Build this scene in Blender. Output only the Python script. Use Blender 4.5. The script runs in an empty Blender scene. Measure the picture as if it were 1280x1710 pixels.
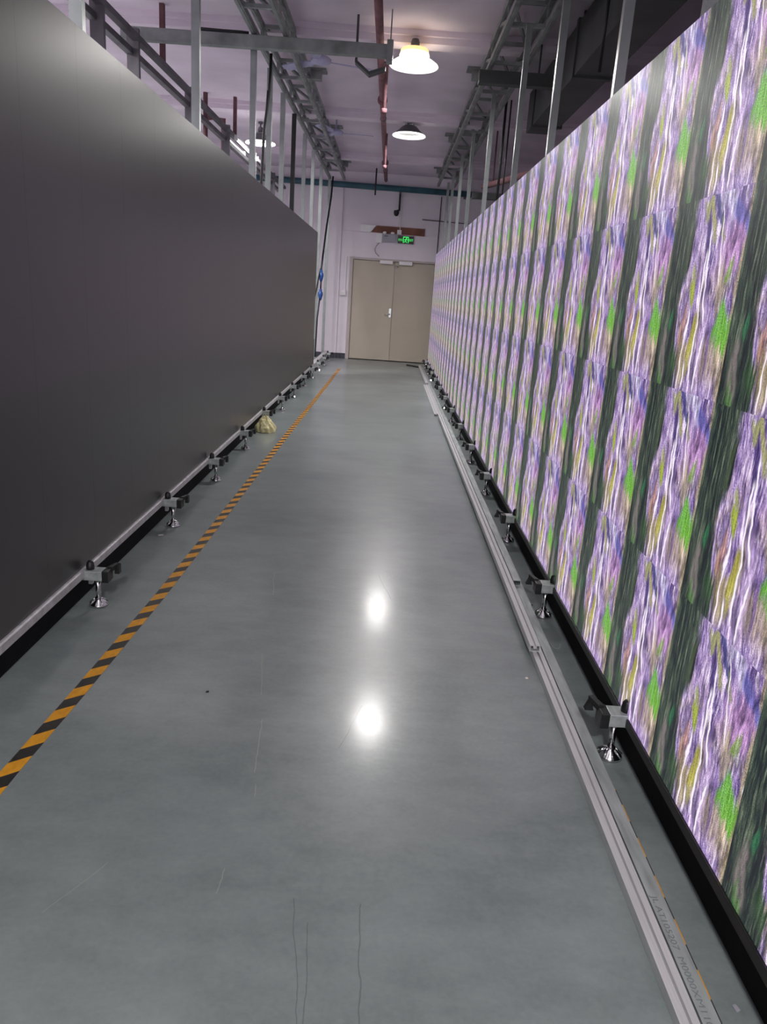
import bpy, bmesh, math, random
from mathutils import Vector, Matrix, noise as mnoise

# ------------------------------------------------------------------ scale
S = 1.4                                   # one layout unit = height of the lens above the floor


def W(x, y, z):                           # layout units (z measured from the lens height) -> metres
    return Vector((x * S, y * S, (z + 1.0) * S))


sc = bpy.context.scene
col = sc.collection

# ------------------------------------------------------------------ camera
cam_d = bpy.data.cameras.new('camera')
cam = bpy.data.objects.new('camera', cam_d)
col.objects.link(cam)
_X = (0.99783714, 0.06509007, 0.00918269)     # world axes seen in lens space (x right, y down, z forward)
_Y = (0.00913974, -0.27571545, 0.96119585)
_Z = (0.06509612, -0.95903299, -0.27571402)
cam.matrix_world = Matrix(((_X[0], -_X[1], -_X[2], 0.0),
                           (_Y[0], -_Y[1], -_Y[2], 0.0),
                           (_Z[0], -_Z[1], -_Z[2], S),
                           (0, 0, 0, 1)))
cam_d.sensor_fit = 'HORIZONTAL'
cam_d.sensor_width = 36.0
cam_d.lens = 36.0 * 1262.0 / 1280.0
cam_d.clip_start = 0.02
cam_d.clip_end = 200
sc.camera = cam

# ------------------------------------------------------------------ look, world
sc.view_settings.view_transform = 'Standard'
sc.view_settings.look = 'None'
sc.view_settings.exposure = 0.0
sc.view_settings.gamma = 1.0
sc.view_settings.use_curve_mapping = False
world = bpy.data.worlds.new('world')
sc.world = world
world.use_nodes = True
world.node_tree.nodes['Background'].inputs[0].default_value = (0.56, 0.56, 0.57, 1)
world.node_tree.nodes['Background'].inputs[1].default_value = 2.0
try:
    sc.cycles.use_denoising = True
    sc.cycles.max_bounces = 8
    sc.cycles.sample_clamp_indirect = 6.0
except Exception:
    pass

LAMP_POWER = 98.0        # each high-bay lamp, watts
SCREEN_GAIN = 1.0         # brightness of the lit LED screen

# ------------------------------------------------------------------ material helpers


def srgb(r, g, b):
    def f(c):
        c /= 255.0
        return c / 12.92 if c <= 0.04045 else ((c + 0.055) / 1.055) ** 2.4
    return (f(r), f(g), f(b), 1.0)


def mat(name, color, rough=0.5, metal=0.0, spec=0.5, emit=None, estr=0.0, noise=0.0, nscale=20.0, bump=0.0, stretch=None):
    m = bpy.data.materials.new(name)
    m.use_nodes = True
    nt = m.node_tree
    b = nt.nodes['Principled BSDF']
    b.inputs['Base Color'].default_value = color
    b.inputs['Roughness'].default_value = rough
    b.inputs['Metallic'].default_value = metal
    b.inputs['Specular IOR Level'].default_value = spec
    if emit:
        b.inputs['Emission Color'].default_value = emit
        b.inputs['Emission Strength'].default_value = estr
    if noise or bump:
        tc = nt.nodes.new('ShaderNodeTexCoord')
        mp = nt.nodes.new('ShaderNodeMapping')
        if stretch:
            mp.inputs['Scale'].default_value = stretch
        nt.links.new(tc.outputs['Object'], mp.inputs['Vector'])
        n = nt.nodes.new('ShaderNodeTexNoise')
        n.inputs['Scale'].default_value = nscale
        n.inputs['Detail'].default_value = 5
        nt.links.new(mp.outputs['Vector'], n.inputs['Vector'])
        if noise:
            r = nt.nodes.new('ShaderNodeValToRGB')
            r.color_ramp.elements[0].position = 0.3
            r.color_ramp.elements[1].position = 0.7
            r.color_ramp.elements[0].color = [max(0, c * (1 - noise)) for c in color[:3]] + [1]
            r.color_ramp.elements[1].color = [min(1, c * (1 + noise)) for c in color[:3]] + [1]
            nt.links.new(n.outputs['Fac'], r.inputs['Fac'])
            nt.links.new(r.outputs['Color'], b.inputs['Base Color'])
        if bump:
            bp = nt.nodes.new('ShaderNodeBump')
            bp.inputs['Strength'].default_value = bump
            bp.inputs['Distance'].default_value = 0.01
            nt.links.new(n.outputs['Fac'], bp.inputs['Height'])
            nt.links.new(bp.outputs['Normal'], b.inputs['Normal'])
    return m


class Ex:
    """tiny expression builder for shader maths"""

    def __init__(self, nt, s):
        self.nt, self.s = nt, s

    def _op(self, op, o=None, rev=False):
        n = self.nt.nodes.new('ShaderNodeMath')
        n.operation = op
        args = [self] if o is None else ([o, self] if rev else [self, o])
        for i, a in enumerate(args):
            if isinstance(a, Ex):
                self.nt.links.new(a.s, n.inputs[i])
            else:
                n.inputs[i].default_value = a
        return Ex(self.nt, n.outputs[0])

    def __add__(self, o): return self._op('ADD', o)
    def __radd__(self, o): return self._op('ADD', o)
    def __sub__(self, o): return self._op('SUBTRACT', o)
    def __rsub__(self, o): return self._op('SUBTRACT', o, True)
    def __mul__(self, o): return self._op('MULTIPLY', o)
    def __rmul__(self, o): return self._op('MULTIPLY', o)
    def __truediv__(self, o): return self._op('DIVIDE', o)
    def fract(self): return self._op('FRACT')
    def sqrt(self): return self._op('SQRT')
    def sin(self): return self._op('SINE')
    def abs(self): return self._op('ABSOLUTE')
    def max(self, o): return self._op('MAXIMUM', o)
    def min(self, o): return self._op('MINIMUM', o)
    def gt(self, o): return self._op('GREATER_THAN', o)
    def lt(self, o): return self._op('LESS_THAN', o)


def ss(nt, a, b, x):                       # smoothstep, a -> 0, b -> 1
    n = nt.nodes.new('ShaderNodeMapRange')
    n.interpolation_type = 'SMOOTHSTEP'
    nt.links.new(x.s, n.inputs['Value'])
    for nm, v, lo in (('From Min', a, 0), ('From Max', b, 1)):
        if isinstance(v, Ex):
            nt.links.new(v.s, n.inputs[nm])
        else:
            n.inputs[nm].default_value = v
    return Ex(nt, n.outputs['Result'])


def nz(nt, x, y, sx, sy, seed, detail=3.0, rough=0.55):
    c = nt.nodes.new('ShaderNodeCombineXYZ')
    nt.links.new((x * sx).s, c.inputs[0])
    nt.links.new((y * sy).s, c.inputs[1])
    c.inputs[2].default_value = seed
    n = nt.nodes.new('ShaderNodeTexNoise')
    n.inputs['Scale'].default_value = 1.0
    n.inputs['Detail'].default_value = detail
    n.inputs['Roughness'].default_value = rough
    nt.links.new(c.outputs[0], n.inputs['Vector'])
    return Ex(nt, n.outputs['Fac'])


def ramp(nt, x, stops):
    r = nt.nodes.new('ShaderNodeValToRGB')
    els = r.color_ramp.elements
    while len(els) < len(stops):
        els.new(0.5)
    for e, (p, c) in zip(els, stops):
        e.position = p
        e.color = (c[0], c[1], c[2], 1)
    nt.links.new(x.s, r.inputs['Fac'])
    return r.outputs['Color']


def mixc(nt, f, a, b, mode='MIX'):
    n = nt.nodes.new('ShaderNodeMix')
    n.data_type = 'RGBA'
    n.blend_type = mode
    if isinstance(f, Ex):
        nt.links.new(f.s, n.inputs[0])
    else:
        n.inputs[0].default_value = f
    for i, v in ((6, a), (7, b)):
        if isinstance(v, tuple):
            n.inputs[i].default_value = (v[0], v[1], v[2], 1)
        else:
            nt.links.new(v, n.inputs[i])
    return n.outputs[2]


TY, TZ = 0.355, 0.3695                     # one LED module, layout units


def led_picture_material():
    m = bpy.data.materials.new('lit_led_picture')
    m.use_nodes = True
    nt = m.node_tree
    b = nt.nodes['Principled BSDF']
    tc = nt.nodes.new('ShaderNodeTexCoord')
    sp = nt.nodes.new('ShaderNodeSeparateXYZ')
    nt.links.new(tc.outputs['Object'], sp.inputs[0])
    yy, zz = Ex(nt, sp.outputs[1]), Ex(nt, sp.outputs[2])
    U = 1.0 - (yy * (1 / (TY * S))).fract()
    V = (zz * (1 / (TZ * S))).fract()
    wob = nz(nt, U, V, 6, 4, 3.1, 3) - 0.5
    wob2 = nz(nt, U, V, 14, 3, 8.7, 3) - 0.5
    u = U + wob * 0.16
    v = V + wob2 * 0.34
    diag = U + V * 0.16                    # strokes lean a little
    streak = nz(nt, diag + wob * 0.12, V, 19, 2.8, 1.0, 4, 0.7)
    streak2 = nz(nt, U + wob * 0.05, V, 34, 1.8, 5.0, 4, 0.65)
    hair = nz(nt, U + wob * 0.05, V, 75, 7, 6.0, 3, 0.7)
    fine = nz(nt, U, V, 110, 34, 2.0, 3, 0.7)
    grain = nz(nt, U, V, 170, 130, 4.0, 2, 0.6)
    lit = streak * 0.50 + hair * 0.30 + grain * 0.20
    c = ramp(nt, lit, [(0.40, (0.035, 0.022, 0.11)), (0.445, (0.11, 0.065, 0.25)), (0.485, (0.26, 0.175, 0.42)),
                       (0.525, (0.47, 0.345, 0.61)), (0.565, (0.80, 0.67, 0.90)), (0.61, (1.02, 0.94, 1.04))])
    shade = ramp(nt, lit, [(0.40, (0.20, 0.20, 0.25)), (0.475, (0.70, 0.69, 0.72)), (0.53, (1.15, 1.15, 1.15)), (0.60, (2.1, 2.05, 2.1))])
    shade2 = ramp(nt, hair * 0.5 + grain * 0.5, [(0.39, (0.35, 0.30, 0.32)), (0.50, (0.95, 0.95, 0.95)), (0.61, (1.7, 1.6, 1.55))])

    def ell(cx, cy, rx, ry, edge=1.5, slant=0.0):
        du = (u - cx - (V - cy) * slant) * (1 / rx)
        dv = (v - cy) * (1 / ry)
        d = (du * du + dv * dv).sqrt() + (hair - 0.5) * edge + (grain - 0.5) * 0.8
        return ss(nt, 1.25, 0.70, d)

    def patch(c, mask, colr, amt=1.0, sh=None):
        t = mixc(nt, 1.0, shade if sh is None else sh, colr, 'MULTIPLY')
        return mixc(nt, mask * amt, c, t)

    # broad patches
    tanmask = ss(nt, 0.475, 0.575, nz(nt, U, V, 8, 3.2, 12.0, 4) + (grain - 0.5) * 0.25)
    c = patch(c, tanmask * ss(nt, 0.85, 0.40, V) * ss(nt, 0.0, 0.16, V), (0.36, 0.28, 0.22), 0.85)
    c = patch(c, ell(0.79, 0.54, 0.11, 0.12), (0.36, 0.30, 0.20), 0.8)
    c = patch(c, ell(0.95, 0.20, 0.08, 0.20), (0.33, 0.27, 0.18), 0.8)
    c = patch(c, ss(nt, 0.965, 0.985, U + (hair - 0.5) * 0.06), (0.36, 0.31, 0.17), 0.8, shade2)
    c = patch(c, ell(0.87, 0.74, 0.13, 0.12), (0.52, 0.27, 0.56), 0.75)
    c = patch(c, ell(0.72, 0.66, 0.05, 0.16), (0.52, 0.32, 0.60), 0.55)
    c = patch(c, ell(0.84, 0.90, 0.085, 0.13, 1.6, -1.5), (0.15, 0.15, 0.52), 0.85)
    c = patch(c, ell(0.61, 0.93, 0.035, 0.11, 1.2, -0.7), (0.05, 0.05, 0.20), 0.95)
    c = patch(c, ell(0.53, 0.80, 0.05, 0.14, 1.5, -0.6), (0.10, 0.06, 0.25), 0.85)
    c = patch(c, ell(0.64, 0.49, 0.035, 0.15, 1.3), (0.10, 0.05, 0.24), 0.85)
    c = patch(c, ell(0.76, 0.30, 0.025, 0.20, 1.3, -0.2), (0.12, 0.06, 0.26), 0.7)
    c = patch(c, ell(0.35, 0.47, 0.04, 0.11), (0.12, 0.08, 0.19), 0.85)
    c = patch(c, ell(0.66, 0.22, 0.06, 0.26, 1.5), (0.62, 0.46, 0.72), 0.6)
    c = patch(c, ell(0.72, 0.965, 0.10, 0.07, 2.2, -0.5), (0.80, 0.72, 0.95), 0.75)
    c = patch(c, ell(0.38, 0.32, 0.045, 0.12), (0.38, 0.19, 0.12), 0.75)
    # crossing petal strokes give each flower row its broken light and dark
    petal = nz(nt, U + V * 0.45, V, 13, 7, 15.0, 3, 0.65)
    petal2 = nz(nt, U - V * 0.30, V, 24, 6, 16.0, 3, 0.65)
    pm = ramp(nt, petal * 0.55 + petal2 * 0.45, [(0.38, (0.38, 0.36, 0.40)), (0.47, (0.92, 0.90, 0.92)), (0.54, (1.08, 1.08, 1.05)), (0.63, (1.45, 1.42, 1.38))])
    c = mixc(nt, 1.0, c, pm, 'MULTIPLY')
    # leaves
    c = patch(c, ell(0.90, 0.34, 0.095, 0.12, 1.3), (0.15, 0.46, 0.035), 0.92, shade2)
    c = patch(c, ell(0.89, 0.62, 0.05, 0.055, 1.4), (0.22, 0.36, 0.06), 0.8, shade2)
    c = patch(c, ell(0.43, 0.55, 0.04, 0.085, 0.9), (0.34, 0.42, 0.035), 0.92, shade2)
    c = patch(c, ell(0.54, 0.22, 0.05, 0.15, 1.3), (0.40, 0.38, 0.05), 0.88, shade2)
    c = patch(c, ell(0.45, 0.16, 0.06, 0.13, 1.6), (0.34, 0.28, 0.07), 0.7, shade2)
    c = patch(c, ell(0.46, 0.955, 0.045, 0.06, 0.8), (0.30, 0.31, 0.12), 0.88, shade2)
    c = patch(c, ell(0.565, 0.88, 0.028, 0.11, 1.0, -0.6), (0.36, 0.36, 0.14), 0.85, shade2)
    c = patch(c, ell(0.70, 0.80, 0.025, 0.10, 1.0, -0.6), (0.26, 0.28, 0.10), 0.6, shade2)
    # thin white stems
    for cx, v0, v1, wd, sl in ((0.435, 0.0, 0.46, 0.010, 0.03), (0.575, 0.05, 0.74, 0.012, -0.05), (0.64, 0.36, 0.86, 0.010, -0.18),
                               (0.70, 0.0, 0.33, 0.009, 0.10), (0.50, 0.0, 0.17, 0.009, 0.02), (0.80, 0.55, 0.95, 0.007, -0.25),
                               (0.985, 0.45, 0.75, 0.008, 0.2)):
        d = (U - cx - (V - 0.4) * sl + wob * 0.10).abs() * (1 / wd) + (hair - 0.5) * 2.4
        msk = ss(nt, 1.1, 0.4, d) * ss(nt, v0 - 0.01, v0 + 0.04, V) * ss(nt, v1 + 0.01, v1 - 0.06, V)
        c = mixc(nt, msk * 0.95, c, (1.0, 0.93, 1.0))
    # dark band between two flower rows
    redge = 0.325 - ss(nt, 0.70, 0.45, V) * 0.07 + ss(nt, 0.34, 0.12, V) * 0.12
    bmask = ss(nt, 0.030, -0.030, (U - redge) + (streak2 - 0.5) * 0.22 + (hair - 0.5) * 0.10)
    blit = streak2 * 0.50 + hair * 0.35 + grain * 0.15
    bc = ramp(nt, blit, [(0.41, (0.006, 0.008, 0.012)), (0.47, (0.015, 0.022, 0.024)), (0.515, (0.036, 0.055, 0.044)),
                         (0.56, (0.085, 0.115, 0.075)), (0.62, (0.24, 0.27, 0.20))])

    def bell(cx, cy, rx, ry, edge=1.6):
        du = (u - cx) * (1 / rx)
        dv = (v - cy) * (1 / ry)
        return ss(nt, 1.25, 0.6, (du * du + dv * dv).sqrt() + (hair - 0.5) * edge + (grain - 0.5) * 0.8)
    bc = patch(bc, bell(0.13, 0.17, 0.06, 0.15) * 0.7, (0.22, 0.18, 0.18), 0.75)
    bc = patch(bc, bell(0.33, 0.20, 0.09, 0.16, 2.2) * 0.6, (0.05, 0.14, 0.04), 0.7, shade2)
    bc = patch(bc, bell(0.13, 0.04, 0.05, 0.06) * 0.7, (0.09, 0.28, 0.05), 0.7, shade2)
    bc = patch(bc, bell(0.16, 0.39, 0.025, 0.06) * 0.8, (0.03, 0.22, 0.09), 0.7, shade2)
    bc = patch(bc, bell(0.30, 0.72, 0.02, 0.30) * 0.55, (0.16, 0.23, 0.09), 0.6)
    c = mixc(nt, bmask, c, bc)
    # pixel grid of the diodes
    k = 2 * math.pi / 0.0046
    grid = 0.80 + (yy * k).sin() * (zz * k).sin() * 0.30
    gc = nt.nodes.new('ShaderNodeCombineColor')
    for i in range(3):
        nt.links.new(grid.s, gc.inputs[i])
    c = mixc(nt, 1.0, c, gc.outputs[0], 'MULTIPLY')
    nt.links.new(c, b.inputs['Emission Color'])
    b.inputs['Emission Strength'].default_value = SCREEN_GAIN * 1.25
    b.inputs['Base Color'].default_value = (0.012, 0.012, 0.014, 1)
    b.inputs['Roughness'].default_value = 0.38
    return m


def dark_led_material():
    m = bpy.data.materials.new('unlit_led_face')
    m.use_nodes = True
    nt = m.node_tree
    b = nt.nodes['Principled BSDF']
    tc = nt.nodes.new('ShaderNodeTexCoord')
    sp = nt.nodes.new('ShaderNodeSeparateXYZ')
    nt.links.new(tc.outputs['Object'], sp.inputs[0])
    y, z = Ex(nt, sp.outputs[1]), Ex(nt, sp.outputs[2])
    n = nz(nt, y, z, 9, 0.6, 1.0, 3)
    c = ramp(nt, n, [(0.3, (0.0038, 0.0036, 0.0046)), (0.7, (0.0056, 0.0052, 0.0066))])
    nt.links.new(c, b.inputs['Base Color'])
    b.inputs['Roughness'].default_value = 0.36
    b.inputs['IOR'].default_value = 1.75
    b.inputs['Specular IOR Level'].default_value = 0.5
    b.inputs['Coat Weight'].default_value = 0.35
    b.inputs['Coat Roughness'].default_value = 0.33
    b.inputs['Specular Tint'].default_value = (1.0, 0.97, 1.0, 1)
    return m


SCRATCHES = [((-0.2421, 1.6129, -0.2241, 1.4005), 0.0022, True), ((-0.2134, 1.3603, -0.2104, 1.3212), 0.0018, True),
             ((-0.2288, 1.1183, -0.2317, 1.0591), 0.0018, True), ((-0.4998, 0.9956, -0.4360, 1.1157), 0.0016, True),
             ((0.0146, 1.0545, 0.0233, 0.8346), 0.0024, False), ((-0.0984, 1.0589, -0.0639, 0.8272), 0.0018, False),
             ((-0.0677, 1.0099, -0.0548, 0.8296), 0.0018, False), ((-0.0050, 1.7023, -0.0499, 1.5083), 0.0022, False),
             ((0.0232, 2.6360, 0.0679, 2.4128), 0.0035, False), ((-0.0158, 2.4529, 0.0436, 2.3669), 0.0035, False),
             ((-0.30, 1.95, -0.26, 1.72), 0.0016, True), ((-0.36, 2.60, -0.33, 2.38), 0.0016, True)]


def floor_material():
    m = bpy.data.materials.new('grey_epoxy_floor')
    m.use_nodes = True
    nt = m.node_tree
    b = nt.nodes['Principled BSDF']
    tc = nt.nodes.new('ShaderNodeTexCoord')
    sp = nt.nodes.new('ShaderNodeSeparateXYZ')
    nt.links.new(tc.outputs['Object'], sp.inputs[0])
    x, y = Ex(nt, sp.outputs[0]), Ex(nt, sp.outputs[1])
    big = nz(nt, x, y, 1.1, 1.6, 1.0, 6, 0.62)
    mid = nz(nt, x, y, 5.0, 9.0, 2.0, 6, 0.66)
    fine = nz(nt, x, y, 60, 60, 3.0, 4, 0.6)
    t = big * 0.5 + mid * 0.35 + fine * 0.15
    c = ramp(nt, t, [(0.38, (0.172, 0.207, 0.205)), (0.50, (0.232, 0.270, 0.266)), (0.62, (0.286, 0.326, 0.320))])
    # scratches and hair cracks, each a wobbling segment on the floor
    wobx = (nz(nt, x, y, 9, 9, 40.0, 3) - 0.5) * 0.02
    for (ax, ay, bx, by), wd, light in SCRATCHES:
        ax, ay, bx, by = ax * S, ay * S, bx * S, by * S
        L = math.hypot(bx - ax, by - ay)
        tx, ty = (bx - ax) / L, (by - ay) / L
        along = (x - ax) * tx + (y - ay) * ty
        across = ((x - ax) * (-ty) + (y - ay) * tx + wobx).abs()
        msk = ss(nt, wd, wd * 0.3, across) * along.gt(0.0) * along.lt(L)
        c = mixc(nt, msk * 0.6, c, (0.42, 0.42, 0.38) if light else (0.10, 0.115, 0.115))
    nt.links.new(c, b.inputs['Base Color'])
    r = 0.22 + mid * 0.20 + fine * 0.06
    nt.links.new(r.s, b.inputs['Roughness'])
    b.inputs['Coat Weight'].default_value = 0.27
    r2 = 0.09 + mid * 0.07 + fine * 0.05
    nt.links.new(r2.s, b.inputs['Coat Roughness'])
    b.inputs['Specular IOR Level'].default_value = 0.5
    bp = nt.nodes.new('ShaderNodeBump')
    bp.inputs['Strength'].default_value = 0.025
    bp.inputs['Distance'].default_value = 0.004
    nt.links.new((mid + fine * 0.3).s, bp.inputs['Height'])
    nt.links.new(bp.outputs['Normal'], b.inputs['Normal'])
    return m


def hazard_material(name, phase, slope, width):
    m = bpy.data.materials.new(name)
    m.use_nodes = True
    nt = m.node_tree
    b = nt.nodes['Principled BSDF']
    tc = nt.nodes.new('ShaderNodeTexCoord')
    sp = nt.nodes.new('ShaderNodeSeparateXYZ')
    nt.links.new(tc.outputs['Object'], sp.inputs[0])
    x, y = Ex(nt, sp.outputs[0]), Ex(nt, sp.outputs[1])
    t = ((y - x * slope) * (1 / (0.1015 * S)) + phase).fract()
    k = t.lt(0.52)
    wear = nz(nt, x, y, 40, 25, 2.0, 4)
    o = ramp(nt, wear, [(0.3, (0.72, 0.31, 0.018)), (0.7, (0.92, 0.43, 0.03))])
    d = ramp(nt, wear, [(0.3, (0.020, 0.018, 0.018)), (0.7, (0.038, 0.034, 0.030))])
    c = mixc(nt, k, d, o)
    nt.links.new(c, b.inputs['Base Color'])
    b.inputs['Roughness'].default_value = 0.45
    return m


M = {
    'led': led_picture_material(),
    'dark_led': dark_led_material(),
    'floor': floor_material(),
    'ceiling': mat('painted_slab', srgb(224, 211, 226), 0.85, noise=0.10, nscale=1.6),
    'beam': mat('painted_beam', srgb(230, 217, 231), 0.8, noise=0.08, nscale=2.5),
    'wall': mat('white_plaster', srgb(240, 232, 242), 0.75, noise=0.05, nscale=1.2),
    'sidewall': mat('grey_plaster', srgb(205, 196, 206), 0.85, noise=0.10, nscale=1.2),
    'skirting': mat('dark_skirting', srgb(62, 62, 76), 0.5, noise=0.15),
    'door': mat('beige_door_paint', srgb(192, 182, 166), 0.5, noise=0.04, nscale=2.0),
    'doorframe': mat('pale_door_frame', srgb(190, 178, 176), 0.5, noise=0.04),
    'black_plastic': mat('black_plastic', (0.012, 0.012, 0.013, 1), 0.45, noise=0.2, nscale=40),
    'black_metal': mat('black_powder_coat', (0.014, 0.014, 0.015, 1), 0.5, noise=0.15),
    'under_shade': mat('black_shade_board', (0.008, 0.008, 0.009, 1), 0.8, spec=0.2, noise=0.2),  # near-black colour standing for the shade below the screens
    'alu': mat('brushed_aluminium', (0.70, 0.70, 0.71, 1), 0.36, metal=0.3, noise=0.07, nscale=30, stretch=(8, 0.3, 8)),
    'galv': mat('galvanised_steel', (0.44, 0.48, 0.475, 1), 0.42, metal=0.35, noise=0.22, nscale=14, stretch=(3, 0.5, 3)),
    'rail': mat('zinc_rail', (0.55, 0.54, 0.56, 1), 0.45, metal=0.25, noise=0.18, nscale=25),
    'post': mat('zinc_post', (0.36, 0.39, 0.39, 1), 0.33, metal=0.8, noise=0.12, nscale=8),
    'truss': mat('weathered_truss', (0.27, 0.285, 0.285, 1), 0.55, metal=0.5, noise=0.3, nscale=6),
    'rack': mat('rack_paint', (0.16, 0.15, 0.17, 1), 0.5, metal=0.4, noise=0.25, nscale=6),
    'chrome': mat('chrome', (0.75, 0.75, 0.76, 1), 0.16, metal=1.0, noise=0.05),
    'red_pipe': mat('red_oxide_pipe', srgb(132, 92, 98), 0.8, noise=0.25, nscale=8),
    'rust_pipe': mat('rust_pipe', srgb(104, 70, 76), 0.85, noise=0.3, nscale=8),
    'teal_pipe': mat('teal_pipe', srgb(52, 92, 106), 0.5, noise=0.2, nscale=6),
    'duct': mat('dark_duct', (0.06, 0.065, 0.066, 1), 0.6, noise=0.2, nscale=3),
    'white_plastic': mat('white_plastic', srgb(246, 243, 246), 0.45, noise=0.02),
    'grey_plastic': mat('grey_plastic', srgb(168, 166, 176), 0.5, noise=0.05),
    'card': mat('brown_board', srgb(128, 84, 70), 0.75, noise=0.25, nscale=5),
    'cable': mat('black_cable', (0.012, 0.012, 0.014, 1), 0.5, noise=0.1),
    'blue': mat('blue_plug', srgb(34, 74, 140), 0.4, noise=0.1),
    'bag': mat('yellow_bag', srgb(232, 224, 172), 0.55, noise=0.18, nscale=9, bump=0.5),
    'paper': mat('paper', srgb(235, 230, 222), 0.7, noise=0.05),
    'fan': mat('pale_fan', srgb(176, 172, 206), 0.5, noise=0.1),
    'tube': mat('fluorescent_tube', (1, 1, 1, 1), 0.4, emit=(1, 0.98, 0.97, 1), estr=5.0, noise=0.01),
    'lamp_glow': mat('lamp_glow', (1, 0.95, 0.8, 1), 0.4, emit=(1.0, 0.82, 0.45, 1), estr=5.0, noise=0.01),
    'lamp_warm': mat('lamp_warm', (1, 0.9, 0.6, 1), 0.4, emit=(1.0, 0.70, 0.26, 1), estr=1.05, noise=0.01),
    'lamp_rim': mat('lamp_rim', (1, 1, 1, 1), 0.4, emit=(1.0, 0.98, 0.93, 1), estr=1.8, noise=0.01),
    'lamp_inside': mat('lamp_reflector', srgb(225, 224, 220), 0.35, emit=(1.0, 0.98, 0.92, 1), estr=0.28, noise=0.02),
    'lamp_lit_inside': mat('lit_reflector', srgb(225, 224, 220), 0.35, emit=(1.0, 0.98, 0.90, 1), estr=0.72, noise=0.02),
    'lamp_dark': mat('lamp_housing', (0.10, 0.10, 0.11, 1), 0.5, noise=0.1),
    'sign_black': mat('sign_panel', (0.004, 0.008, 0.005, 1), 0.3, noise=0.05),
    'sign_green': mat('sign_green', (0.02, 0.5, 0.08, 1), 0.4, emit=(0.06, 0.95, 0.16, 1), estr=1.0, noise=0.01),
    'ink': mat('stencil_ink', (0.20, 0.23, 0.24, 1), 0.6, noise=0.1),
    'tape': hazard_material('hazard_tape', 0.0, 0.84, 0.036),
    'tape2': hazard_material('worn_hazard_tape', 0.35, 0.84, 0.036),
}

# ------------------------------------------------------------------ geometry helpers


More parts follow.
